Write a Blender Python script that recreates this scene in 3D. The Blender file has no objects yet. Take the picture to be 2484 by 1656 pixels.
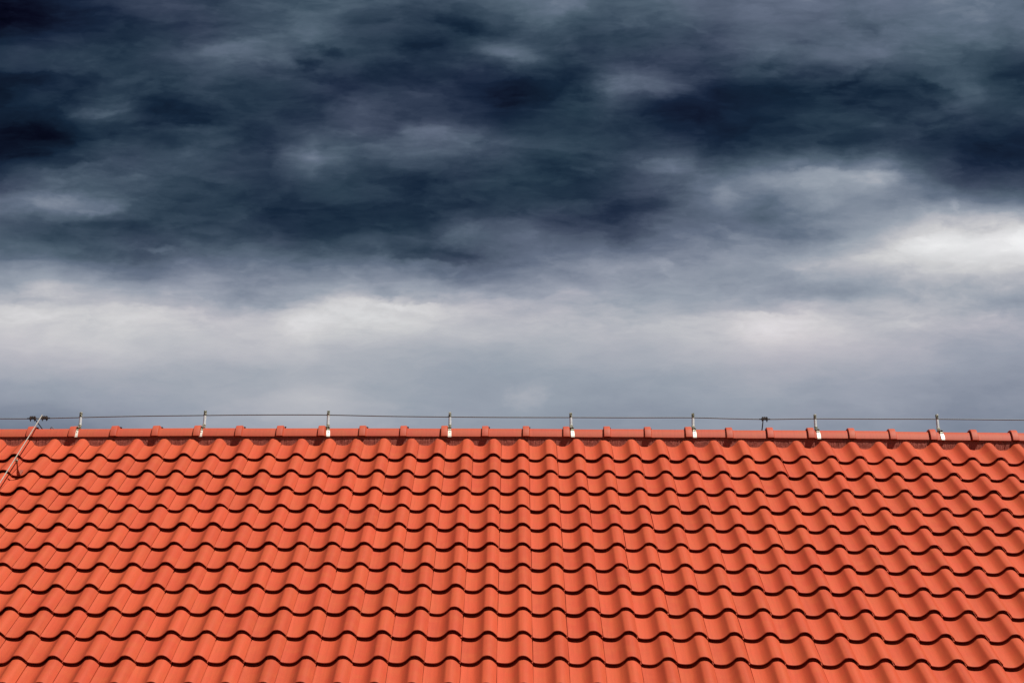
import bpy, bmesh, math, random
from mathutils import Vector, Matrix
random.seed(7)
sc = bpy.context.scene
COL = sc.collection
R = math.radians

# ------------------------------------------------------------------ camera
Z0 = 6.36                                   # height of the first tile course above the ground
cam_d = bpy.data.cameras.new('camera'); cam = bpy.data.objects.new('camera', cam_d); COL.objects.link(cam)
YAW, PITCH, ROLL = -0.00148041, 0.38519452, 0.00258218
fwd = Vector((math.sin(YAW)*math.cos(PITCH), math.cos(YAW)*math.cos(PITCH), math.sin(PITCH)))
rgt = Vector((math.cos(YAW), -math.sin(YAW), 0)); upv = rgt.cross(fwd)
r2 = rgt*math.cos(ROLL) + upv*math.sin(ROLL); u2 = -rgt*math.sin(ROLL) + upv*math.cos(ROLL)
cam.matrix_world = Matrix(((r2.x, u2.x, -fwd.x, -0.0602), (r2.y, u2.y, -fwd.y, -13.8503),
                           (r2.z, u2.z, -fwd.z, Z0-4.6628), (0, 0, 0, 1)))
cam_d.sensor_width = 36.0; cam_d.lens = 65.04; cam_d.clip_start = 0.1; cam_d.clip_end = 3000
sc.camera = cam

sc.cycles.max_bounces = 4; sc.cycles.diffuse_bounces = 3; sc.cycles.glossy_bounces = 2

# ------------------------------------------------------------------ exposure, sun
sc.view_settings.view_transform = 'Standard'; sc.view_settings.look = 'None'
EXPO = 0.4
sc.view_settings.exposure = EXPO; sc.view_settings.gamma = 1.0; sc.view_settings.use_curve_mapping = False
SUN = Vector((0.375, -0.32, 0.87)).normalized()
sd = bpy.data.lights.new('sun', 'SUN'); sd.energy = 4.6; sd.angle = R(0.53); sd.color = (1.0, 0.95, 0.86)
so = bpy.data.objects.new('sun', sd); COL.objects.link(so)
so.rotation_euler = SUN.to_track_quat('Z', 'Y').to_euler(); so.location = (6, -4, 20)

# ------------------------------------------------------------------ node helper
def lin(c): 
    c = c/255.0
    return c/12.92 if c <= 0.04045 else ((c+0.055)/1.055)**2.4
class NT:
    def __init__(s, tree): s.t = tree; s.n = tree.nodes; s.l = tree.links
    def put(s, node, i, v):
        if v is None: return
        if hasattr(v, 'is_output'): s.l.new(v, node.inputs[i])
        else: node.inputs[i].default_value = v
    def m(s, op, a, b=None, c=None, clamp=False):
        x = s.n.new('ShaderNodeMath'); x.operation = op; x.use_clamp = clamp
        for i, v in enumerate((a, b, c)): s.put(x, i, v)
        return x.outputs[0]
    def vm(s, op, a, b=None, c=None):
        x = s.n.new('ShaderNodeVectorMath'); x.operation = op
        for i, v in enumerate((a, b, c)): s.put(x, i, v)
        return x.outputs['Value'] if op in ('DOT_PRODUCT', 'LENGTH') else x.outputs[0]
    def xyz(s, a, b, c):
        x = s.n.new('ShaderNodeCombineXYZ')
        for i, v in enumerate((a, b, c)): s.put(x, i, v)
        return x.outputs[0]
    def noise(s, vec, scale, detail=4, rough=0.55, lac=2.0, dist=0.0, col=False):
        x = s.n.new('ShaderNodeTexNoise'); s.put(x, 'Vector', vec)
        for k, v in (('Scale', scale), ('Detail', detail), ('Roughness', rough), ('Lacunarity', lac), ('Distortion', dist)): s.put(x, k, v)
        return x.outputs['Color'] if col else x.outputs[0]
    def ramp(s, f, stops, interp='LINEAR', gray=False):
        x = s.n.new('ShaderNodeValToRGB'); e = x.color_ramp.elements; x.color_ramp.interpolation = interp
        while len(e) < len(stops): e.new(0.5)
        for k, (p, c) in enumerate(stops):
            e[k].position = p; e[k].color = (c, c, c, 1) if not isinstance(c, tuple) else (*c, 1)
        s.put(x, 0, f); return x.outputs[0]
    def mix(s, f, a, b, mode='MIX'):
        x = s.n.new('ShaderNodeMix'); x.data_type = 'RGBA'; x.blend_type = mode
        s.put(x, 0, f); s.put(x, 6, a); s.put(x, 7, b); return x.outputs[2]
    def maprange(s, v, a, b, c=0.0, d=1.0, smooth=True):
        x = s.n.new('ShaderNodeMapRange'); x.interpolation_type = 'SMOOTHSTEP' if smooth else 'LINEAR'
        for i, q in enumerate((v, a, b, c, d)): s.put(x, i, q)
        return x.outputs[0]

# ------------------------------------------------------------------ sky: storm clouds over a physical sky
# brightness of the cloud bank in the north, sampled on a grid of directions (rows go down, columns to the right)
CLOUD = [
 [ 12, 35, 48, 62, 67, 74, 76, 82, 77, 75, 95, 99, 86, 90, 95, 98,103,108,120,122,102],
 [ 16, 30, 42, 58, 66, 77, 86, 58, 50, 50, 62, 78, 66, 74, 80, 88, 92,100,108,108,100],
 [ 46, 58, 60, 66, 78, 90, 66, 70, 45, 55, 82, 56, 68, 74, 70, 78, 76, 84, 80, 72, 66],
 [ 27, 42, 60, 54, 66, 55, 58, 56, 58, 44, 35, 42, 92, 65, 45, 48, 46, 42, 55, 74, 56],
 [ 31, 41, 70, 42, 50, 56, 55, 76, 58, 50, 37, 52, 54, 40, 38, 38, 50, 57, 60, 65, 55],
 [ 20, 32, 54, 50, 62, 55, 86, 73, 92, 85, 72, 64, 60, 60, 47, 50, 57, 55, 52, 43, 38],
 [ 40, 66, 76, 78, 60, 48, 78, 58, 57, 60, 58, 52, 62, 97, 95,125,137,138, 85, 60, 65],
 [ 96,100, 84, 66, 56, 50, 46, 50, 46, 46, 50, 60, 66, 74,124,112,135,132,140,137,115],
 [ 86, 70, 72, 68, 62, 60, 55, 60, 68, 82, 84, 74, 70, 95,106,120,134,166,208,210,218],
 [112,106, 98,102,108,103,102, 97, 88, 82, 98,115,124,130,140,158,170,190,212,218,216],
 [164,176,162,148,145,143,156,168,161,148,148,153,156,160,156,154,161,168,172,169,158],
 [197,196,192,190,187,183,200,205,199,193,180,179,176,179,192,202,200,192,183,179,173],
 [192,196,196,193,190,188,193,185,179,176,176,173,173,179,187,196,192,182,175,166,162],
 [167,171,173,173,171,173,176,171,168,161,158,162,164,165,168,173,168,165,158,150,147],
 [144,148,157,163,168,175,187,175,166,161,162,156,150,153,158,160,153,156,148,140,140],
 [120,126,138,153,162,166,168,165,158,150,150,146,144,146,150,148,144,143,138,134,136],
]
wld = bpy.data.worlds.new('World'); sc.world = wld; wld.use_nodes = True
W = NT(wld.node_tree); W.n.clear()
tc = W.n.new('ShaderNodeTexCoord').outputs['Generated']
CF = Vector((0, math.cos(R(22.07)), math.sin(R(22.07)))); CR = Vector((1, 0, 0)); CU = CR.cross(CF)
df = W.vm('DOT_PRODUCT', tc, CF); dr = W.vm('DOT_PRODUCT', tc, CR); du = W.vm('DOT_PRODUCT', tc, CU)
dfc = W.m('MAXIMUM', df, 0.2)
FK = 4487.8
gx = W.m('DIVIDE', W.m('ADD', W.m('MULTIPLY', W.m('DIVIDE', dr, dfc), FK), 1242), 124.2)     # column number in the grid
gy = W.m('DIVIDE', W.m('SUBTRACT', 828, W.m('MULTIPLY', W.m('DIVIDE', du, dfc), FK)), 70.0)   # row number in the grid
g2 = W.xyz(gx, gy, 0.0)
# ragged edges: warp the grid with drifting turbulence, wider than tall
sp = W.xyz(W.m('MULTIPLY', gx, 0.62), W.m('MULTIPLY', gy, 0.62), 3.1)
w1 = W.vm('SUBTRACT', W.noise(sp, 0.55, 2, 0.5, col=True), (0.5, 0.5, 0.5))
w2 = W.vm('SUBTRACT', W.noise(W.vm('ADD', sp, (7.3, 2.1, 0)), 1.3, 5, 0.55, col=True), (0.5, 0.5, 0.5))
wv = W.vm('ADD', W.vm('MULTIPLY', w1, (0.7, 0.45, 0)), W.vm('MULTIPLY', w2, (1.1, 0.65, 0)))
gw = W.vm('ADD', g2, wv)
sx = W.n.new('ShaderNodeSeparateXYZ'); W.l.new(gw, sx.inputs[0])
wx = W.m('MINIMUM', W.m('MAXIMUM', sx.outputs[0], 0.0), 20.0)
wy = W.m('DIVIDE', W.m('MINIMUM', W.m('MAXIMUM', sx.outputs[1], 0.0), 15.0), 15.0)
# single billows, wisps and ragged edges: centre x, y, half length, height up, height down, tilt in degrees, brightness
BILLOW = [
 (120,492,204,24,24,-2,18.0),(235,507,50,9,9,0,14),(190,412,90,9,28,12,14.4),(60,380,110,40,12,8,-8.5),(315,430,45,15,15,0,12),(140,312,170,24,55,0,-11.9),(250,276,80,11,11,5,14.4),(60,184,100,9,28,0,-15.3),
 (210,188,70,9,22,0,-10.2),(340,190,70,13,13,10,7.2),(615,135,125,55,22,0,14.4),(682,160,40,34,12,0,11.5),(735,85,60,28,24,0,8.6),(790,125,53.2,14.3,14.3,-8,-17.0),(730,158,33.6,16.9,16.9,0,-17.0),(770,192,60,13,13,0,-11.9),
 (410,200,40,13,13,10,-11.9),(390,265,80,22,22,0,-11.9),(440,306,50,20,8,-8,-8.5),(485,312,60,9,16,0,11.5),(462,372,50,18,22,20,8.6),(400,345,60,22,22,0,-11.9),(720,368,90,12,26,-12,10.1),(868,273,58,16,16,0,7.3),
 (1000,316,65,20,30,8,15.8),(1100,312,95,15,42,0,10.1),(1230,242,65,13,26,0,-7.6),(1180,187,120,18,45,0,-10.2),(1010,110,60,22,22,0,-10.2),(1110,55,85,22,22,-8,-15.3),(930,170,85,26,30,0,-10.2),(1215,128,120,38,24,-10,16.2),
 (1280,145,40,25,12,0,8.6),(1345,30,114,45,24,30,13.0),(1425,70,60,60,60,25,-11.9),(1575,212,96,45,20,-5,11.3),(1600,232,40,20,12,0,10.1),(1430,212,60,46,36,-25,-15.3),(1640,262,70,40,65,0,-8.5),(1592,394,70,13,30,0,15.1),
 (1395,414,24,9,9,0,11.5),(1320,400,50,38,45,0,-8.5),(1520,515,100,30,26,10,-18),(2050,188,70,16,16,30,-15.3),(1922,183,44.2,15,15,0,-12.8),(1860,163,31.2,9,9,0,-10.2),(1908,146,72.8,16.5,16.5,22,-10.2),(1945,108,39,12,12,10,-10.2),
 (2105,70,39,12,12,-30,-7.6),(2255,207,70,13,24,-20,-18.7),(2250,246,34,12,12,0,-10.2),(2320,215,90,65,45,0,8.6),(2452,182,80,22,22,20,-9),(2100,302,36,11,11,15,8.6),(2272,302,50,9,9,15,8.6),(2300,290,70,10,10,12,-8.5),
 (2460,380,95,32,32,0,-10.2),(1990,417,175,9,46,-2,18.7),(2130,420,40,8,28,0,13.0),(2062,372,18,12,16,30,10.1),(1985,482,90,36,36,0,10),(1742,470,34,34,40,20,7),(1690,430,40,20,20,0,10),(1850,522,140,26,26,0,-10),
 (2272,520,60,12,30,0,14.3),(2400,518,70,12,30,-10,14.3),(2322,492,14.4,19.5,19.5,30,18.7),(2312,546,57.6,16.5,16.5,-15,-14.3),(2392,556,80,13.5,13.5,20,-11),(2472,560,36,26,46,-30,6),(2250,592,100,16,20,0,7.7),(60,746,130,11,50,0,9.8),
 (330,756,170,10,50,0,11.2),(725,775,95,30,50,20,11.2),(620,735,150,44,16,0,-14),(380,606,55,9,9,0,18),(330,622,60,22,22,0,-10),(120,696,80,16,16,0,12),(870,726,110,9,50,0,12.6),(960,736,46,7,13,0,16),
 (1035,744,70,7,24,0,12),(945,716,46,18,8,0,-14),(1035,732,60,18,8,0,-12),(1050,628,170,28,9,-2,-18),(1120,570,60,22,22,20,12),(1600,640,26,13,16,-20,14),(1270,958,50,42,42,10,11),(1850,760,120,9,70,0,18),
 (2185,786,75,16,22,0,12),(1980,712,150,32,14,0,-11),(2400,740,115,22,22,8,-13),
]
w3 = W.vm('SUBTRACT', W.noise(W.vm('ADD', sp, (2.7, 6.1, 0)), 4.2, 5, 0.6, col=True), (0.5, 0.5, 0.5))
gb = W.vm('ADD', g2, W.vm('ADD', W.vm('MULTIPLY', wv, (0.7, 0.7, 0)), W.vm('MULTIPLY', w3, (0.75, 0.6, 0))))
bg = bpy.data.node_groups.new('billow', 'ShaderNodeTree')
for nm in ('X', 'Y', 'Sum', 'ax', 'bx', 'cx', 'ay', 'by', 'cy', 'k', 'amp'): bg.interface.new_socket(nm, in_out='INPUT', socket_type='NodeSocketFloat')
bg.interface.new_socket('Sum', in_out='OUTPUT', socket_type='NodeSocketFloat')
G = NT(bg); gi = bg.nodes.new('NodeGroupInput').outputs
lx = G.m('MULTIPLY_ADD', gi['X'], gi['ax'], G.m('MULTIPLY_ADD', gi['Y'], gi['bx'], gi['cx']))
ly = G.m('MULTIPLY_ADD', gi['X'], gi['ay'], G.m('MULTIPLY_ADD', gi['Y'], gi['by'], gi['cy']))
ly = G.m('MAXIMUM', ly, G.m('MULTIPLY', ly, gi['k']))
wgt = G.m('SUBTRACT', 1.0, G.m('MULTIPLY_ADD', ly, ly, G.m('MULTIPLY', lx, lx)))
wgt = G.m('MAXIMUM', wgt, 0.0)
gs = G.m('MULTIPLY_ADD', G.m('MULTIPLY', wgt, wgt), gi['amp'], gi['Sum'])
go = bg.nodes.new('NodeGroupOutput'); bg.links.new(gs, go.inputs[0])
sg = W.n.new('ShaderNodeSeparateXYZ'); W.l.new(gb, sg.inputs[0])
pxw = W.m('MULTIPLY', sg.outputs[0], 1.242); pyw = W.m('MULTIPLY', sg.outputs[1], 0.70)       # hundreds of grid units
bil = 0.0
for (bx, by, brx, bu, bd, ba, bamp) in BILLOW:
    nd = W.n.new('ShaderNodeGroup'); nd.node_tree = bg
    cs_, sn_ = math.cos(R(ba)), math.sin(R(ba)); rx_, ry_ = brx*1.35/100, bd*1.35/100; X0, Y0 = bx/100, by/100
    ax_, bx_ = cs_/rx_, -sn_/rx_; ay_, by_ = sn_/ry_, cs_/ry_
    vals = dict(ax=ax_, bx=bx_, cx=-(X0*ax_+Y0*bx_), ay=ay_, by=by_, cy=-(X0*ay_+Y0*by_), k=-bd/bu, amp=bamp/255.0)
    for kk, vv in vals.items(): nd.inputs[kk].default_value = vv
    W.l.new(pxw, nd.inputs['X']); W.l.new(pyw, nd.inputs['Y']); W.put(nd, 'Sum', bil)
    bil = nd.outputs[0]
acc = None
for c in range(21):
    v = W.ramp(wy, [(r/15.0, CLOUD[r][c]/255.0) for r in range(16)], 'CARDINAL')
    wt = W.maprange(W.m('ABSOLUTE', W.m('SUBTRACT', wx, float(c))), 0.0, 1.0, 1.0, 0.0, smooth=False)
    acc = W.m('MULTIPLY', v, wt) if acc is None else W.m('MULTIPLY_ADD', v, wt, acc)
acc = W.m('MAXIMUM', W.m('ADD', acc, bil), 0.03)
# finer billows and streaks
fx = W.vm('ADD', W.vm('MULTIPLY', g2, (0.5, 0.75, 0)), W.vm('MULTIPLY', wv, (0.35, 0.35, 0)))
b1 = W.m('SUBTRACT', W.noise(fx, 1.1, 5, 0.6), 0.5)
b2 = W.m('SUBTRACT', W.noise(W.vm('ADD', fx, (4.0, 9.0, 2.0)), 3.4, 4, 0.6), 0.5)
soft = W.maprange(gy, 10.5, 12.5, 1.0, 0.35)
amp = W.m('MULTIPLY', W.m('MULTIPLY_ADD', W.m('SUBTRACT', 1.0, acc), acc, 0.055), soft)
detail = W.m('MULTIPLY', W.m('ADD', W.m('MULTIPLY', b1, 0.8), W.m('MULTIPLY', b2, 0.35)), amp)
# crisp torn edges where one cloud layer ends in front of another
cv = W.vm('ADD', W.vm('MULTIPLY', g2, (0.42, 0.80, 0)), W.vm('ADD', W.vm('MULTIPLY', wv, (0.5, 0.5, 0)), (11.0, 3.0, 5.0)))
c1_ = W.maprange(W.noise(cv, 0.85, 6, 0.52), 0.47, 0.535, -1.0, 1.0)
c2_ = W.maprange(W.noise(W.vm('ADD', cv, (5.0, 8.0, 1.0)), 1.9, 5, 0.55), 0.49, 0.56, -1.0, 1.0)
crisp = W.m('MULTIPLY', W.m('ADD', W.m('MULTIPLY', c1_, 0.014), W.m('MULTIPLY', c2_, 0.009)), soft)
inside = W.m('ADD', W.m('ADD', acc, detail), crisp)
# the rest of the sky: the same broken storm cloud all the way round
q = W.vm('MULTIPLY', tc, (1.0, 1.0, 1.9))
far1 = W.noise(q, 3.2, 7, 0.58, dist=0.6)
selz = W.n.new('ShaderNodeSeparateXYZ'); W.l.new(tc, selz.inputs[0])
low = W.maprange(selz.outputs[2], 0.12, 0.45, 0.55, 0.24)
outside = W.m('ADD', low, W.m('MULTIPLY', W.m('SUBTRACT', far1, 0.5), 0.9), clamp=True)
inmask = W.m('MULTIPLY', W.maprange(df, 0.88, 0.945), W.maprange(selz.outputs[2], 0.2, 0.3))
inmask = W.maprange(df, 0.88, 0.945)
lum = W.mix(inmask, outside, inside)
lumv = W.n.new('ShaderNodeSeparateColor'); W.l.new(lum, lumv.inputs[0]); L = lumv.outputs[0]
TONE = [(0, 0, 2, 12), (12, 8, 12, 28), (38, 22, 38, 58), (50, 35, 51, 70), (60, 46, 62, 80), (75, 62, 77, 95), (90, 79, 94, 111),
        (110, 98, 111, 130), (135, 128, 138, 154), (160, 152, 160, 173), (185, 182, 183, 191), (205, 205, 204, 207), (240, 241, 240, 242), (255, 255, 255, 255)]
colr = W.ramp(L, [(t[0]/255.0, (lin(t[1]), lin(t[2]), lin(t[3]))) for t in TONE])
tint = W.noise(W.vm('ADD', sp, (1.0, 5.0, 8.0)), 0.35, 3, 0.5)
tcol = W.ramp(tint, [(0.38, (0.92, 1.03, 0.98)), (0.5, (1.0, 1.0, 1.0)), (0.62, (1.15, 0.97, 1.06))])
colr = W.mix(W.maprange(L, 0.16, 0.5, 1.0, 0.15), colr, tcol, 'MULTIPLY')
sky = W.n.new('ShaderNodeTexSky'); sky.sky_type = 'NISHITA'; sky.sun_disc = False
sky.sun_elevation = math.asin(SUN.z); sky.sun_rotation = math.atan2(SUN.x, SUN.y)
bg_sky = W.n.new('ShaderNodeBackground'); W.l.new(sky.outputs[0], bg_sky.inputs[0]); bg_sky.inputs[1].default_value = 0.05
bg_cl = W.n.new('ShaderNodeBackground'); W.l.new(colr, bg_cl.inputs[0]); bg_cl.inputs[1].default_value = 2.0**(-EXPO)
gap = W.m('MULTIPLY', W.maprange(W.noise(W.vm('ADD', q, (3.0, 1.0, 6.0)), 2.4, 6, 0.55), 0.60, 0.72), W.m('SUBTRACT', 1.0, inmask))
mx = W.n.new('ShaderNodeMixShader'); W.put(mx, 0, gap); W.l.new(bg_cl.outputs[0], mx.inputs[1]); W.l.new(bg_sky.outputs[0], mx.inputs[2])
wo = W.n.new('ShaderNodeOutputWorld'); W.l.new(mx.outputs[0], wo.inputs[0])
wld.cycles.sampling_method = 'MANUAL'; wld.cycles.sample_map_resolution = 256

# ------------------------------------------------------------------ materials
def material(name):
    mt = bpy.data.materials.new(name); mt.use_nodes = True
    N = NT(mt.node_tree); b = next(x for x in N.n if x.type == 'BSDF_PRINCIPLED')
    return mt, N, b
def clay(name, base, spread=0.10, rough=0.6):
    mt, N, b = material(name)
    geo = N.n.new('ShaderNodeNewGeometry'); oi = N.n.new('ShaderNodeObjectInfo')
    pos = geo.outputs['Position']
    rnd = N.m('FRACT', N.m('ADD', N.m('MULTIPLY', oi.outputs['Random'], 7.13), N.m('MULTIPLY', geo.outputs['Random Per Island'], 3.7)))
    rnd2 = N.m('FRACT', N.m('MULTIPLY', rnd, 13.7))
    c1 = N.mix(rnd, (base[0]*(1-spread), base[1]*(1-spread*1.5), base[2]*(1-spread*1.4), 1), (base[0]*(1+spread*.8), base[1]*(1+spread*1.0), base[2]*(1+spread), 1))
    c1 = N.mix(N.m('MULTIPLY', rnd2, 0.45), c1, (base[0]*1.02, base[1]*0.80, base[2]*0.95, 1))
    big = N.noise(pos, 9.0, 5, 0.6)
    c2 = N.mix(N.maprange(big, 0.40, 0.68, 0.0, 0.55), c1, (base[0]*0.98, base[1]*1.18, base[2]*1.05, 1))
    fine = N.noise(pos, 160.0, 4, 0.65)
    c3 = N.mix(1.0, c2, N.ramp(fine, [(0.3, 0.90), (0.7, 1.06)]), 'MULTIPLY')
    # faint run marks along the slope and the odd dark fleck
    st = N.noise(N.vm('MULTIPLY', pos, (60.0, 3.0, 3.0)), 1.0, 3, 0.6)
    c4 = N.mix(1.0, c3, N.ramp(st, [(0.35, 0.93), (0.6, 1.02)]), 'MULTIPLY')
    vor = N.n.new('ShaderNodeTexVoronoi'); vor.inputs['Scale'].default_value = 26.0; N.l.new(pos, vor.inputs['Vector'])
    fleck = N.m('MULTIPLY', N.maprange(vor.outputs['Distance'], 0.05, 0.085, 1.0, 0.0), N.maprange(N.noise(pos, 4.1, 2), 0.60, 0.66))
    c5 = N.mix(N.m('MULTIPLY', fleck, 0.75), c4, (0.05, 0.025, 0.02, 1))
    N.l.new(c5, b.inputs['Base Color'])
    b.inputs['Roughness'].default_value = rough; b.inputs['Specular IOR Level'].default_value = 0.25
    bp = N.n.new('ShaderNodeBump'); bp.inputs['Strength'].default_value = 0.12; bp.inputs['Distance'].default_value = 0.004
    N.l.new(N.m('ADD', N.m('MULTIPLY', fine, 0.4), N.noise(pos, 30.0, 3)), bp.inputs['Height']); N.l.new(bp.outputs[0], b.inputs['Normal'])
    return mt
M_TILE = clay('orange_clay', (0.445, 0.069, 0.0265))
M_RIDGE = clay('ridge_clay', (0.43, 0.072, 0.033), 0.07)
def metal(name, col, rough=0.4, metallic=0.8, dirt=None, dirt_amt=(0.5, 0.6), scale=90.0):
    mt, N, b = material(name)
    pos = N.n.new('ShaderNodeNewGeometry').outputs['Position']
    n1 = N.noise(pos, scale, 4, 0.6)
    c = N.mix(1.0, (*col, 1), N.ramp(n1, [(0.3, 0.82), (0.7, 1.1)]), 'MULTIPLY')
    if dirt:
        f = N.maprange(N.noise(N.vm('ADD', pos, (3, 1, 2)), scale*1.2, 3, 0.6), *dirt_amt)
        c = N.mix(f, c, (*dirt, 1)); N.put(b, 'Metallic', N.m('MULTIPLY', N.m('SUBTRACT', 1.0, f), metallic))
        N.put(b, 'Roughness', N.m('MULTIPLY_ADD', f, 0.4, rough))
    else:
        b.inputs['Metallic'].default_value = metallic; b.inputs['Roughness'].default_value = rough
    N.l.new(c, b.inputs['Base Color'])
    return mt
M_GALV = metal('zinc_plate', (0.74, 0.72, 0.64), 0.5, 0.25)
M_LICHEN = metal('lichened_zinc', (0.50, 0.48, 0.40), 0.55, 0.3, (0.07, 0.075, 0.03), (0.44, 0.54), 95.0)
M_POST = metal('zinc_post', (0.72, 0.74, 0.76), 0.4, 0.25, (0.30, 0.29, 0.15), (0.58, 0.70), 60.0)
M_WIRE = metal('aluminium_wire', (0.17, 0.20, 0.235), 0.65, 0.05)
M_BARE = metal('bright_wire', (0.42, 0.385, 0.34), 0.5, 0.35, (0.36, 0.30, 0.22), (0.5, 0.7), 30.0)
M_IRON = metal('dark_iron', (0.030, 0.022, 0.018), 0.65, 0.3, (0.06, 0.028, 0.016), (0.5, 0.65), 60.0)
M_RUST = metal('red_paint', (0.30, 0.070, 0.040), 0.6, 0.0, (0.18, 0.05, 0.03), (0.5, 0.7), 50.0)
M_SCREW = metal('screw', (0.045, 0.04, 0.03), 0.6, 0.4)
def plain(name, col, rough=0.8, scale=30.0, lo=0.7, hi=1.25):
    mt, N, b = material(name); pos = N.n.new('ShaderNodeNewGeometry').outputs['Position']
    N.l.new(N.mix(1.0, (*col, 1), N.ramp(N.noise(pos, scale, 5, 0.6), [(0.3, lo), (0.7, hi)]), 'MULTIPLY'), b.inputs['Base Color'])
    b.inputs['Roughness'].default_value = rough; b.inputs['Specular IOR Level'].default_value = 0.1
    return mt
M_BRUSH = plain('brush_bristle', (0.42, 0.125, 0.092), 0.9, 160.0, 0.55, 1.5)
M_DECK = plain('deck_board', (0.035, 0.025, 0.02), 0.9)
M_GROUND = plain('ground_grass', (0.045, 0.055, 0.025), 0.95, 0.6)

# ------------------------------------------------------------------ build helpers
def obj(name, me, parent=None, mat=None, smooth=True):
    if isinstance(me, bmesh.types.BMesh):
        bm = me; me = bpy.data.meshes.new(name); bmesh.ops.recalc_face_normals(bm, faces=bm.faces); bm.to_mesh(me); bm.free()
        if smooth:
            me.polygons.foreach_set('use_smooth', [True]*len(me.polygons))
            try: me.set_sharp_from_angle(angle=R(38))
            except Exception: pass
    o = bpy.data.objects.new(name, me)
    if mat and not me.materials: me.materials.append(mat)
    COL.objects.link(o); o.parent = parent
    return o
def thing(name, label, cat, loc=(0, 0, 0), group=None):
    o = bpy.data.objects.new(name, None); COL.objects.link(o); o.location = loc; o.empty_display_size = 0.1
    o['label'] = label; o['category'] = cat
    if group: o['group'] = group
    return o
def box(bm, c, s, rot=None, bevel=0.0):
    r = bmesh.ops.create_cube(bm, size=1.0); vs = r['verts']
    mt = Matrix.Translation(c) @ (rot.to_4x4() if rot else Matrix.Identity(4)) @ Matrix.Diagonal((*s, 1))
    bmesh.ops.transform(bm, matrix=mt, verts=vs)
    if bevel:
        es = list({e for v in vs for e in v.link_edges})
        bmesh.ops.bevel(bm, geom=es, offset=bevel, segments=2, affect='EDGES', profile=0.5)
def cone(bm, a, b, r1, r2, seg=12, caps=True):
    a = Vector(a); b = Vector(b); d = b-a
    mt = Matrix.Translation((a+b)/2) @ d.to_track_quat('Z', 'Y').to_matrix().to_4x4()
    bmesh.ops.create_cone(bm, cap_ends=caps, segments=seg, radius1=r1, radius2=r2, depth=d.length, matrix=mt)
def tube(bm, pts, rad, seg=8):
    pts = [Vector(p) for p in pts]; rings = []
    for i, p in enumerate(pts):
        d = (pts[min(i+1, len(pts)-1)] - pts[max(i-1, 0)]).normalized()
        s = d.cross(Vector((0, 0, 1)));  s = d.cross(Vector((1, 0, 0))) if s.length < 0.05 else s
        s.normalize(); t = s.cross(d)
        rings.append([bm.verts.new(p + rad*(math.cos(k*2*math.pi/seg)*s + math.sin(k*2*math.pi/seg)*t)) for k in range(seg)])
    for a, b in zip(rings, rings[1:]):
        for k in range(seg): bm.faces.new((a[k], a[(k+1) % seg], b[(k+1) % seg], b[k]))
    bm.faces.new(rings[0][::-1]); bm.faces.new(rings[-1])
def strip(bm, pts, widths, thick):
    """bent flat bar: centre line in the Y-Z plane, width along X"""
    pts = [Vector((0, *p)) for p in pts]; rings = []
    for i, p in enumerate(pts):
        d = (pts[min(i+1, len(pts)-1)] - pts[max(i-1, 0)]).normalized(); n = Vector((1, 0, 0)).cross(d)
        h = widths[i]/2
        rings.append([bm.verts.new(p + Vector((sx*h, 0, 0)) + n*sn*thick/2) for sx, sn in ((-1, -1), (1, -1), (1, 1), (-1, 1))])
    for a, b in zip(rings, rings[1:]):
        for k in range(4): bm.faces.new((a[k], a[(k+1) % 4], b[(k+1) % 4], b[k]))
    bm.faces.new(rings[0][::-1]); bm.faces.new(rings[-1])

# ------------------------------------------------------------------ the roof
PIT = R(40.0); CP, SP = math.cos(PIT), math.sin(PIT)
TW, GA, STEP = 0.2222, 0.34, 0.0275                       # cover width, course height, step from one course to the next
def bow(x): return 0.007 - 0.0012*(x+0.8)**2              # the roof sags a little towards both ends
def roofpt(x, v, n): return Vector((x, v*CP - n*SP, v*SP + n*CP + bow(x)))

gbm = bmesh.new(); bmesh.ops.create_grid(gbm, x_segments=8, y_segments=8, size=1200)
gr = obj('ground', gbm, None, M_GROUND); gr['kind'] = 'structure'

roof = thing('tiled_roof', 'steep roof slope of orange-red wavy clay tiles with a capped ridge', 'roof', (0, 0, Z0))

PROF = [(-.83, .026), (-.772, .026), (-.764, .008), (-.742, .008), (-.734, .042), (-.69, .024), (-.62, .009), (-.54, .001), (-.47, .001), (-.41, .008), (-.36, .021), (-.31, .044),
        (-.26, .077), (-.21, .119), (-.17, .158), (-.142, .186), (-.117, .203), (-.08, .2135), (-.04, .2195), (.0, .223), (.06, .214), (.12, .186), (.175, .141), (.22, .095), (.252, .063)]
PROF = [(u, h*1.07 if h > .03 else h) for u, h in PROF]
def prof(u):
    for (a, ha), (b, hb) in zip(PROF, PROF[1:]):
        if u <= b: return ha + (hb-ha)*(u-a)/(b-a)
    return PROF[-1][1]
HC = 0.223*1.07
def tile_geo(bm, M, jag=0.0):
    # along the tile: underside, drip edge, rounded lip, body, head
    LONG = [(0.060, -0.0085), (0.0040, -0.0085), (0.0, -0.0060), (0.0006, -0.0025), (0.0030, -0.0005), (0.0080, 0.0), (0.20, None), (GA+0.11, None)]
    rows = []
    for v, n in LONG:
        base = -STEP*v/GA
        off = base + (n if n is not None else 0.0)
        rows.append([bm.verts.new(M @ Vector((u*TW, v, (h-HC)*TW + off))) for u, h in PROF])
    for a, b in zip(rows, rows[1:]):
        for k in range(len(PROF)-1): bm.faces.new((a[k], a[k+1], b[k+1], b[k]))
    # the side edge on the overlapping roll
    side = [bm.verts.new(M @ Vector((PROF[-1][0]*TW-0.001, v, (PROF[-1][1]-HC)*TW - 0.007 - STEP*v/GA))) for v, n in LONG[2:]]
    top = [r[-1] for r in rows[2:]]
    for k in range(len(side)-1): bm.faces.new((top[k], top[k+1], side[k+1], side[k]))
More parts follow.
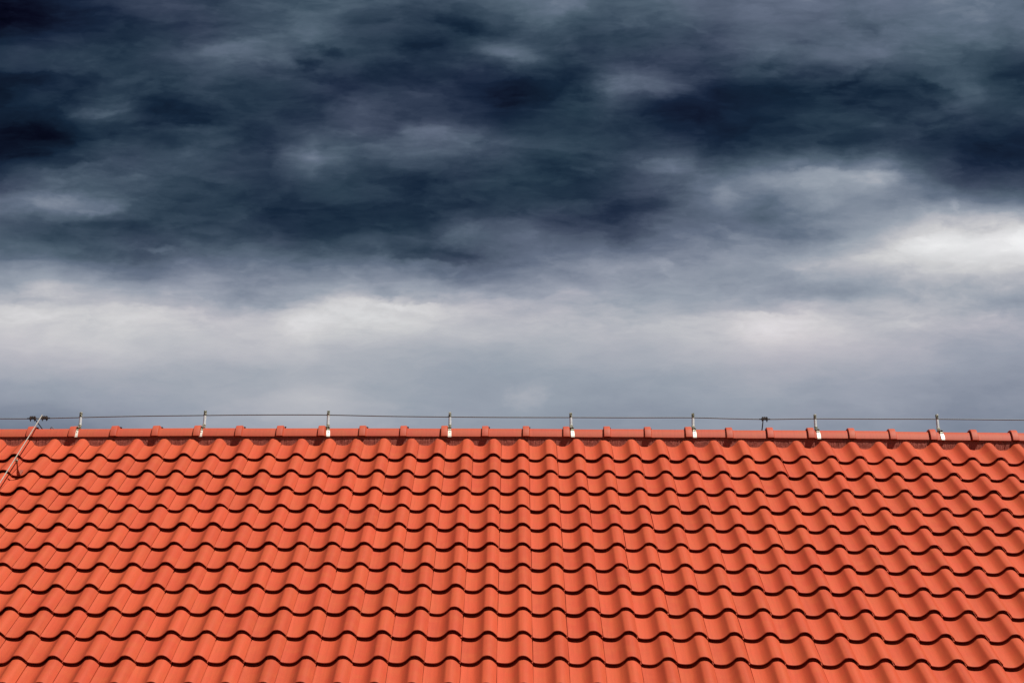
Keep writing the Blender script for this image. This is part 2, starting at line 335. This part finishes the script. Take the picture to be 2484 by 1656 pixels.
tb = bmesh.new(); tile_geo(tb, Matrix.Identity(4))
tile_me = bpy.data.meshes.new('roof_tile'); bmesh.ops.recalc_face_normals(tb, faces=tb.faces); tb.to_mesh(tile_me); tb.free()
tile_me.polygons.foreach_set('use_smooth', [True]*len(tile_me.polygons)); tile_me.set_sharp_from_angle(angle=R(50)); tile_me.materials.append(M_TILE)

def in_frame(x, row):
    p = Vector(roofpt(x, -(row-1)*GA + GA*0.4, -0.02)) + Vector((0, 0, Z0)) - cam.matrix_world.translation
    z = p.dot(fwd); px = 1242 + 4487.8*p.dot(r2)/z; py = 828 - 4487.8*p.dot(u2)/z
    return -25 < px < 2509 and py < 1675
places = []
for row in range(1, 19):
    for col in range(-25, 26):
        x = col*TW; v = -(row-1)*GA
        jx, jv, jn = random.gauss(0, .0011), random.gauss(0, .0016), random.gauss(0, .0006)
        e = (PIT + random.gauss(0, .0025), random.gauss(0, .005), random.gauss(0, .004))
        loc = roofpt(x+jx, v+jv, jn)
        yaw = Matrix.Rotation(-0.0024*(x+0.8), 4, 'Y')    # follow the sag
        M = Matrix.Translation(loc) @ yaw @ Matrix.Rotation(e[0], 4, 'X') @ Matrix.Rotation(e[1], 4, 'Y') @ Matrix.Rotation(e[2], 4, 'Z')
        places.append((in_frame(x - 0.25*TW, row), row, col, M))
seen = sorted([p for p in places if p[0]], key=lambda p: (-p[1], abs(p[2])))
singles = seen[:300]; ids = {(p[1], p[2]) for p in singles}
for p in singles:
    o = obj('roof_tile', tile_me, roof); o.matrix_local = p[3]
rb = bmesh.new()
for p in places:
    if (p[1], p[2]) not in ids: tile_geo(rb, p[3])
rest = bpy.data.meshes.new('roof_tiles'); bmesh.ops.recalc_face_normals(rb, faces=rb.faces); rb.to_mesh(rest); rb.free()
rest.polygons.foreach_set('use_smooth', [True]*len(rest.polygons)); rest.set_sharp_from_angle(angle=R(50)); rest.materials.append(M_TILE)
ro = obj('roof_tiles', rest, roof); ro['kind'] = 'stuff'

# boarding under the tiles, both slopes
db = bmesh.new()
YA, ZA = 0.427, 0.2450                                     # ridge axis: distance back and height of the ridge tiles' lower edge
ridge_v = 0.47
a = [roofpt(x, -17.0*GA, -0.085) for x in (-5.6, 5.6)]; b = [Vector((x, YA, ZA-0.02)) for x in (-5.6, 5.6)]
c = [Vector((q_.x, 2*YA-q_.y, q_.z)) for q_ in a]
V = [db.verts.new(p) for p in (*a, *b, *c)]
db.faces.new((V[0], V[1], V[3], V[2])); db.faces.new((V[2], V[3], V[5], V[4]))
obj('roof_deck', db, roof, M_DECK, smooth=False)

# ---- ridge tiles
RH = [(-.115, 0), (-.1125, .012), (-.0985, .043), (-.0825, .068), (-.0650, .0835), (-.040, .0925), (-.015, .0965)]
RP = RH + [(-y, z) for y, z in reversed(RH)]
def offset_profile(d):
    out = []
    for i, (y, z) in enumerate(RP):
        y0, z0 = RP[max(i-1, 0)]; y1, z1 = RP[min(i+1, len(RP)-1)]
        t = Vector((y1-y0, z1-z0)).normalized(); n = Vector((-t.y, t.x))
        if n.dot(Vector((y, z-0.02))) < 0: n = -n
        out.append((y + n.x*d, z + n.y*d - (0.35*d if i in (0, len(RP)-1) else 0)))
    return out
def ridge_geo():
    bm = bmesh.new()
    L = 0.365
    sec = [(L, -.012), (.067, -.012), (.047, .006), (0.004, .006), (0.0, .009), (0.0, .0185), (0.003, .0215), (0.045, .0230), (0.0505, .0210), (0.0555, .006), (0.059, .0), (L, 0)]
    rings = [[bm.verts.new((x, y, z)) for y, z in offset_profile(d)] for x, d in sec]
    n = len(RP)
    for A_, B_ in zip(rings, rings[1:]):
        for k in range(n-1): bm.faces.new((A_[k], A_[k+1], B_[k+1], B_[k]))
    for k in (0, n-1): bm.faces.new([r[k] for r in rings])
    for k in range(n-1): bm.faces.new((rings[-1][k], rings[-1][k+1], rings[0][k+1], rings[0][k]))
    return bm
rme = ridge_geo(); bmesh.ops.recalc_face_normals(rme, faces=rme.faces)
ridge_me = bpy.data.meshes.new('ridge_tile'); rme.to_mesh(ridge_me); rme.free()
ridge_me.polygons.foreach_set('use_smooth', [True]*len(ridge_me.polygons)); ridge_me.set_sharp_from_angle(angle=R(35)); ridge_me.materials.append(M_RIDGE)
cb = bmesh.new()                                           # the clip that holds a ridge tile at its collar
strip(cb, [(-.030, .116), (-.012, .1185), (0.0, .1195), (.012, .1185), (.03, .116)], [.010]*5, .002)
box(cb, (0.004, 0, .1215), (.009, .008, .006), None, .001)
clip_me = bpy.data.meshes.new('ridge_clip'); bmesh.ops.recalc_face_normals(cb, faces=cb.faces); cb.to_mesh(clip_me); cb.free(); clip_me.materials.append(M_SCREW)
KX = {-2: -4.668, -1: -4.332, 0: -3.995, 1: -3.656, 2: -3.320, 3: -2.985, 4: -2.650, 5: -2.312, 6: -1.981, 7: -1.645, 10: -.652, 11: -.322, 12: .007, 13: .333,
      21: 2.967, 22: 3.293, 23: 3.625, 24: 3.951, 25: 4.28, 26: 4.61, 27: 4.94}
ks = sorted(KX)
for a_, b_ in zip(ks, ks[1:]):
    for k in range(a_+1, b_): KX[k] = KX[a_] + (KX[b_]-KX[a_])*(k-a_)/(b_-a_)
for k in sorted(KX):
    x = KX[k]*1.004
    o = obj('ridge_tile', ridge_me, roof)
    o.location = (x, YA + random.gauss(0, .0012), ZA + bow(x) + random.gauss(0, .0012))
    o.rotation_euler = (random.gauss(0, .008), -(bow(x+.33)-bow(x))/.33 + random.gauss(0, .002), random.gauss(0, .003))
    cl = obj('ridge_clip', clip_me, o); cl.location = (0.056, 0.012, -0.002); cl.rotation_euler = (random.uniform(-.15, .15), 0, random.uniform(-.2, .2))

# ---- ventilation brush between ridge and tiles
bb = bmesh.new(); rs = random.Random(3)
x = -5.2
while x < 5.2:
    x += rs.uniform(.0012, .0030)
    yb = YA-.104 + rs.uniform(-.004, .003); u_ = (x/TW + .742) % 1.0 - .742; n_ = (prof(u_)-HC)*TW - STEP*1.15
    foot = roofpt(x, (yb + n_*SP)/CP, n_); foot.z -= .003
    top = Vector((x + rs.gauss(0, .003), YA-.099+rs.uniform(-.002, .002), ZA + bow(x) + .010))
    w = rs.uniform(.0006, .0013); mid = (foot+top)/2 + Vector((rs.gauss(0, .002), -rs.uniform(0, .004), 0))
    ln = rs.choice((1, 1, 1, .95, .88)); foot = top + (foot-top)*ln
    A_ = [bb.verts.new(p + Vector((s*w*k, 0, 0))) for p, k in ((top, 1), (mid, 1), (foot, .6)) for s in (-1, 1)]
    bb.faces.new((A_[0], A_[1], A_[3], A_[2])); bb.faces.new((A_[2], A_[3], A_[5], A_[4]))
br = obj('ridge_brush', bb, roof, M_BRUSH, smooth=False); br['kind'] = 'stuff'
fb = bmesh.new(); prev = None; x = -5.2
while x < 5.2:
    u_ = (x/TW + .742) % 1.0 - .742; n_ = (prof(u_)-HC)*TW - STEP*1.15
    f = roofpt(x, (YA-.091 + n_*SP)/CP, n_); f.z -= .022; t = Vector((x, YA-.090, ZA+bow(x)+.015))
    cur = (fb.verts.new(f), fb.verts.new(t), fb.verts.new(t + Vector((0, .07, .03))))
    if prev: fb.faces.new((prev[0], cur[0], cur[1], prev[1])); fb.faces.new((prev[1], cur[1], cur[2], prev[2]))
    prev = cur; x += TW/24
obj('brush_backing', fb, roof, M_BRUSH)

# ------------------------------------------------------------------ lightning conductor along the ridge
WPTS = [(-5.3, .412), (-4.8, .4125), (-4.2561, .4147), (-4.0543, .4151), (-3.8865, .4185), (-3.6013, .4268), (-3.2, .4375), (-2.5967, .4469), (-2.1, .4525), (-1.5806, .4527),
        (-1.1, .4430), (-.5876, .4381), (-.1, .4355), (.4079, .4357), (.9, .4350), (1.3932, .4361), (1.7, .4285), (1.9809, .4235), (2.2, .4265), (2.398, .4294), (2.9, .4285),
        (3.3927, .428), (4.0944, .4224), (4.7, .423), (5.3, .421)]
WPTS = [(x*1.004, z+.0208) for x, z in WPTS]
def spline(pts, n=5):
    out = []; P = [Vector(p) for p in pts]
    for i in range(len(P)-1):
        p0, p1, p2, p3 = P[max(i-1, 0)], P[i], P[i+1], P[min(i+2, len(P)-1)]
        for k in range(n):
            t = k/n
            out.append(0.5*((2*p1)+(p2-p0)*t+(2*p0-5*p1+4*p2-p3)*t*t+(3*p1-p0-3*p2+p3)*t**3))
    return out + [P[-1]]
def wire_z(x):
    for (a_, za), (b_, zb) in zip(WPTS, WPTS[1:]):
        if a_ <= x <= b_: return za + (zb-za)*(x-a_)/(b_-a_)
wb = bmesh.new()
tube(wb, spline([(x, YA, z+Z0) for x, z in WPTS]), .0050, 8)
wo_ = obj('ridge_wire', wb, None, M_WIRE)
wo_['label'] = 'thin grey metal wire strung along above the whole ridge'; wo_['category'] = 'wire'

# ---- wire holders, one every metre
def build_holder(root, tall, seed):
    """tall: height of the top above the ridge tiles' lower edge"""
    rnd = random.Random(seed)
    b = bmesh.new(); strip(b, [(-.1205, -.006), (-.1195, .004), (-.1150, .018), (-.1035, .043), (-.0965, .055)], [.0285, .029, .029, .028, .026], .003)
    pl = obj('base_plate', b, root, M_GALV, smooth=False)
    b = bmesh.new(); cone(b, (0.002, -.1050, .037), (0.002, -.1110, .0405), .0035, .0032, 8); obj('screw', b, pl, M_SCREW)
    b = bmesh.new(); strip(b, [(-.0965, .0590), (-.0880, .0735), (-.074, .0865), (-.058, .0940), (-.036, .1015)], [.026, .022, .019, .022, .020], .004)
    for dx in (-.010, .010): box(b, (dx, -.080, .0875), (.003, .028, .012), Matrix.Rotation(R(38), 3, 'X'))
    st = obj('strap', b, root, M_LICHEN, smooth=False)
    b = bmesh.new(); cone(b, (-.014, -.080, .089), (.014, -.080, .089), .0048, .0048, 8); cone(b, (.001, -.082, .080), (.001, -.089, .090), .0045, .004, 8); obj('hinge_bolt', b, st, M_SCREW)
    b = bmesh.new(); box(b, (0, -.010, .1175), (.023, .022, .035), None, .002); box(b, (.004, -.0225, .1190), (.010, .006, .014), None, .001); box(b, (-.006, -.0225, .109), (.008, .005, .010), None, .001); box(b, (0, -.030, .1045), (.020, .03, .004))
    obj('hinge_block', b, root, M_LICHEN, smooth=False)
    b = bmesh.new(); cone(b, (0, 0, .1352), (0, 0, .1405), .0135, .0135, 16); obj('flange', b, root, M_GALV)
    wz = tall-.038
    b = bmesh.new(); cone(b, (0, 0, .1405), (0, 0, wz-.006), .0118, .0112, 18); obj('post', b, root, M_POST)
    b = bmesh.new()
    cone(b, (0, 0, wz-.006), (0, 0, wz-.003), .0112, .0128, 16); cone(b, (0, 0, wz-.003), (0, 0, wz+.018), .0118, .0118, 14)
    box(b, (0, .001, wz+.027), (.0215, .018, .022), None, .002)
    hd = obj('clamp_head', b, root, M_LICHEN)
    b = bmesh.new(); cone(b, (.001, -.0105, wz+.010), (.001, -.015, wz+.010), .0045, .004, 8); cone(b, (.001, -.0060, wz+.027), (.001, -.0105, wz+.027), .004, .0035, 8); obj('screw', b, hd, M_SCREW)
HX = [-3.596, -2.588, -1.578, -.583, .405, 1.393, 2.394, 3.391]
HT = [.4705, .4868, .4872, .4768, .4752, .4740, .4655, .4672]
HL = ['lichened wire holder standing just right of the slanting wire and the two dark clamps',
      'metal wire holder on the ridge, second from the left end',
      'metal wire holder on the ridge, third from the left end',
      'metal wire holder on the ridge, fourth from the left, just left of centre',
      'metal wire holder on the ridge, fourth from the right, just right of centre',
      'wire holder with cream base plate, next left of the lone hanging clamp',
      'wire holder with pale base plate, next right of the lone hanging clamp',
      'rightmost wire holder on the ridge, with the brightest white base plate']
for k, (x, t) in enumerate(zip(HX, HT)):
    x *= 1.004; t += .0208
    h = thing('wire_holder', HL[k], 'wire holder', (x, YA, Z0 + ZA + bow(x)), 'wire holders along the ridge')
    rr = random.Random(20+k)
    h.rotation_euler = (rr.gauss(0, .008), rr.gauss(0, .012), rr.gauss(0, .04))
    build_holder(h, t - ZA - bow(x), k)

# ---- dark screw clamps on the wire
def build_clamp(root, ribs=3):
    b = bmesh.new()
    box(b, (0, 0, .003), (.040, .022, .018), None, .003); box(b, (-.0195, 0, 0.001), (.010, .027, .027), None, .003); box(b, (.0195, 0, 0.001), (.010, .027, .027), None, .003)
    obj('clamp_body', b, root, M_IRON, smooth=False)
    for sx in (-.017, .017):
        b = bmesh.new(); cone(b, (sx, -.002, -.010), (sx, -.002, -.017), .0062, .0062, 6); cone(b, (sx, -.002, -.0168), (sx, -.002, -.027), .0036, .002, 8)
        obj('bolt', b, root, M_IRON, smooth=False)
        b = bmesh.new(); cone(b, (sx*.9, -.002, .012), (sx*.9, -.002, .0185), .0066, .0066, 6); obj('nut', b, root, M_IRON, smooth=False)
    b = bmesh.new(); cone(b, (0, -.003, .011), (0, -.003, .0185), .008, .007, 6); obj('nut', b, root, M_IRON, smooth=False)
    b = bmesh.new(); cone(b, (-.045, 0, 0), (.045, 0, 0), .0058, .0058, 8); obj('sleeve', b, root, M_IRON)
for x, lab, rz, rx in ((-4.005, 'black wire clamp left of the slanting wire at the ridge', .1, .05),
                       (-3.907, 'dark brown wire clamp touching the slanting wire on its right side', -.1, -.1),
                       (1.989, 'lone dark wire clamp with a short wire hanging straight down from it', 0, 0)):
    cpl = thing('wire_clamp', lab, 'clamp', (x, YA, Z0 + wire_z(x)), 'dark clamps on the ridge wire')
    cpl.rotation_euler = (rx, math.atan2(wire_z(x-.05)-wire_z(x+.05), .1), rz*.3)
    build_clamp(cpl)

# ---- wires running down from the clamps
def pp(v): return Vector(v) + Vector((0, 0, Z0))
sl = [pp(roofpt(-3.9255+.0315*t, .612-1.42*t, .0945-.012*t)) for t in (0, .1, .25, .45, .7, 1, 1.4, 2, 3, 4)]
b = bmesh.new(); tube(b, spline(sl, 4), .0041, 8)
dw = obj('down_wire', b, None, M_BARE); dw['label'] = 'pale wire slanting down over the roof tiles at the far left'; dw['category'] = 'wire'; dw['group'] = 'wires running down from the ridge'
def pq(v): return Vector(v) + Vector((0, 0, Z0+.0208))
b = bmesh.new(); tube(b, spline([pq((-3.9849, YA+.004, .409)), pq((-3.9718, YA+.012, .393)), pq((-3.9497, YA+.045, .366)), pq((-3.9297, YA+.085, .338)), pq((-3.9156, YA+.16, .29)), pq((-3.9156, YA+.5, .02)), pq((-3.9156, YA+1.6, -.9))], 4), .0042, 8)
fw = obj('down_wire', b, None, M_IRON); fw['label'] = 'short dark wire slanting from the left clamp behind the ridge'; fw['category'] = 'wire'; fw['group'] = 'wires running down from the ridge'
b = bmesh.new(); tube(b, spline([pq((1.9759, YA+.003, .419)), pq((1.9734, YA+.010, .395)), pq((1.9709, YA+.040, .36)), pq((1.9678, YA+.085, .318)), pq((1.9678, YA+.18, .25)), pq((1.9678, YA+.6, -.08)), pq((1.9678, YA+1.6, -.9))], 4), .0046, 8)
fw = obj('down_wire', b, None, M_IRON); fw['label'] = 'short dark wire hanging straight down behind the ridge from the lone clamp'; fw['category'] = 'wire'; fw['group'] = 'wires running down from the ridge'
b = bmesh.new(); tube(b, [pq((p[0]*1.004, p[1]+.058, p[2]-.0)) for p in ((-3.866, .43, .308), (-3.848, .415, .344), (-3.841, .412, .3575), (-3.834, .412, .3575), (-3.8195, .42, .341), (-3.803, .44, .310))], .0042, 8)
hk = obj('wire_hook', b, None, M_WIRE); hk['label'] = 'small grey bent wire tip peeping over the ridge beside the two clamps'; hk['category'] = 'hook'

# ---- holder of the slanting wire, out from under a tile
fpos = roofpt(-3.886, -.338, -.051) + Vector((0, 0, Z0))
th = thing('roof_hook', 'reddish painted metal strap carrying the slanting wire above the left tiles', 'wire holder', fpos)
th.rotation_euler = (PIT, 0, 0)
b = bmesh.new(); strip(b, [(.10, .003), (.004, .0035), (-.008, .006), (-.0125, .022), (-.016, .045)], [.028, .028, .028, .026, .017], .003); obj('foot_plate', b, th, M_RUST, smooth=False)
b = bmesh.new(); strip(b, [(-.016, .045), (-.0175, .062), (-.019, .088), (-.021, .118)], [.016, .010, .009, .012], .0035); obj('stem', b, th, M_RUST, smooth=False)
b = bmesh.new(); box(b, (0, -.022, .128), (.016, .020, .018), None, .002); cone(b, (-.012, -.03, .130), (-.004, -.03, .130), .005, .005, 6); cone(b, (-.004, -.022, .136), (-.004, -.022, .150), .0035, .003, 8); obj('wire_grip', b, th, M_LICHEN, smooth=False)
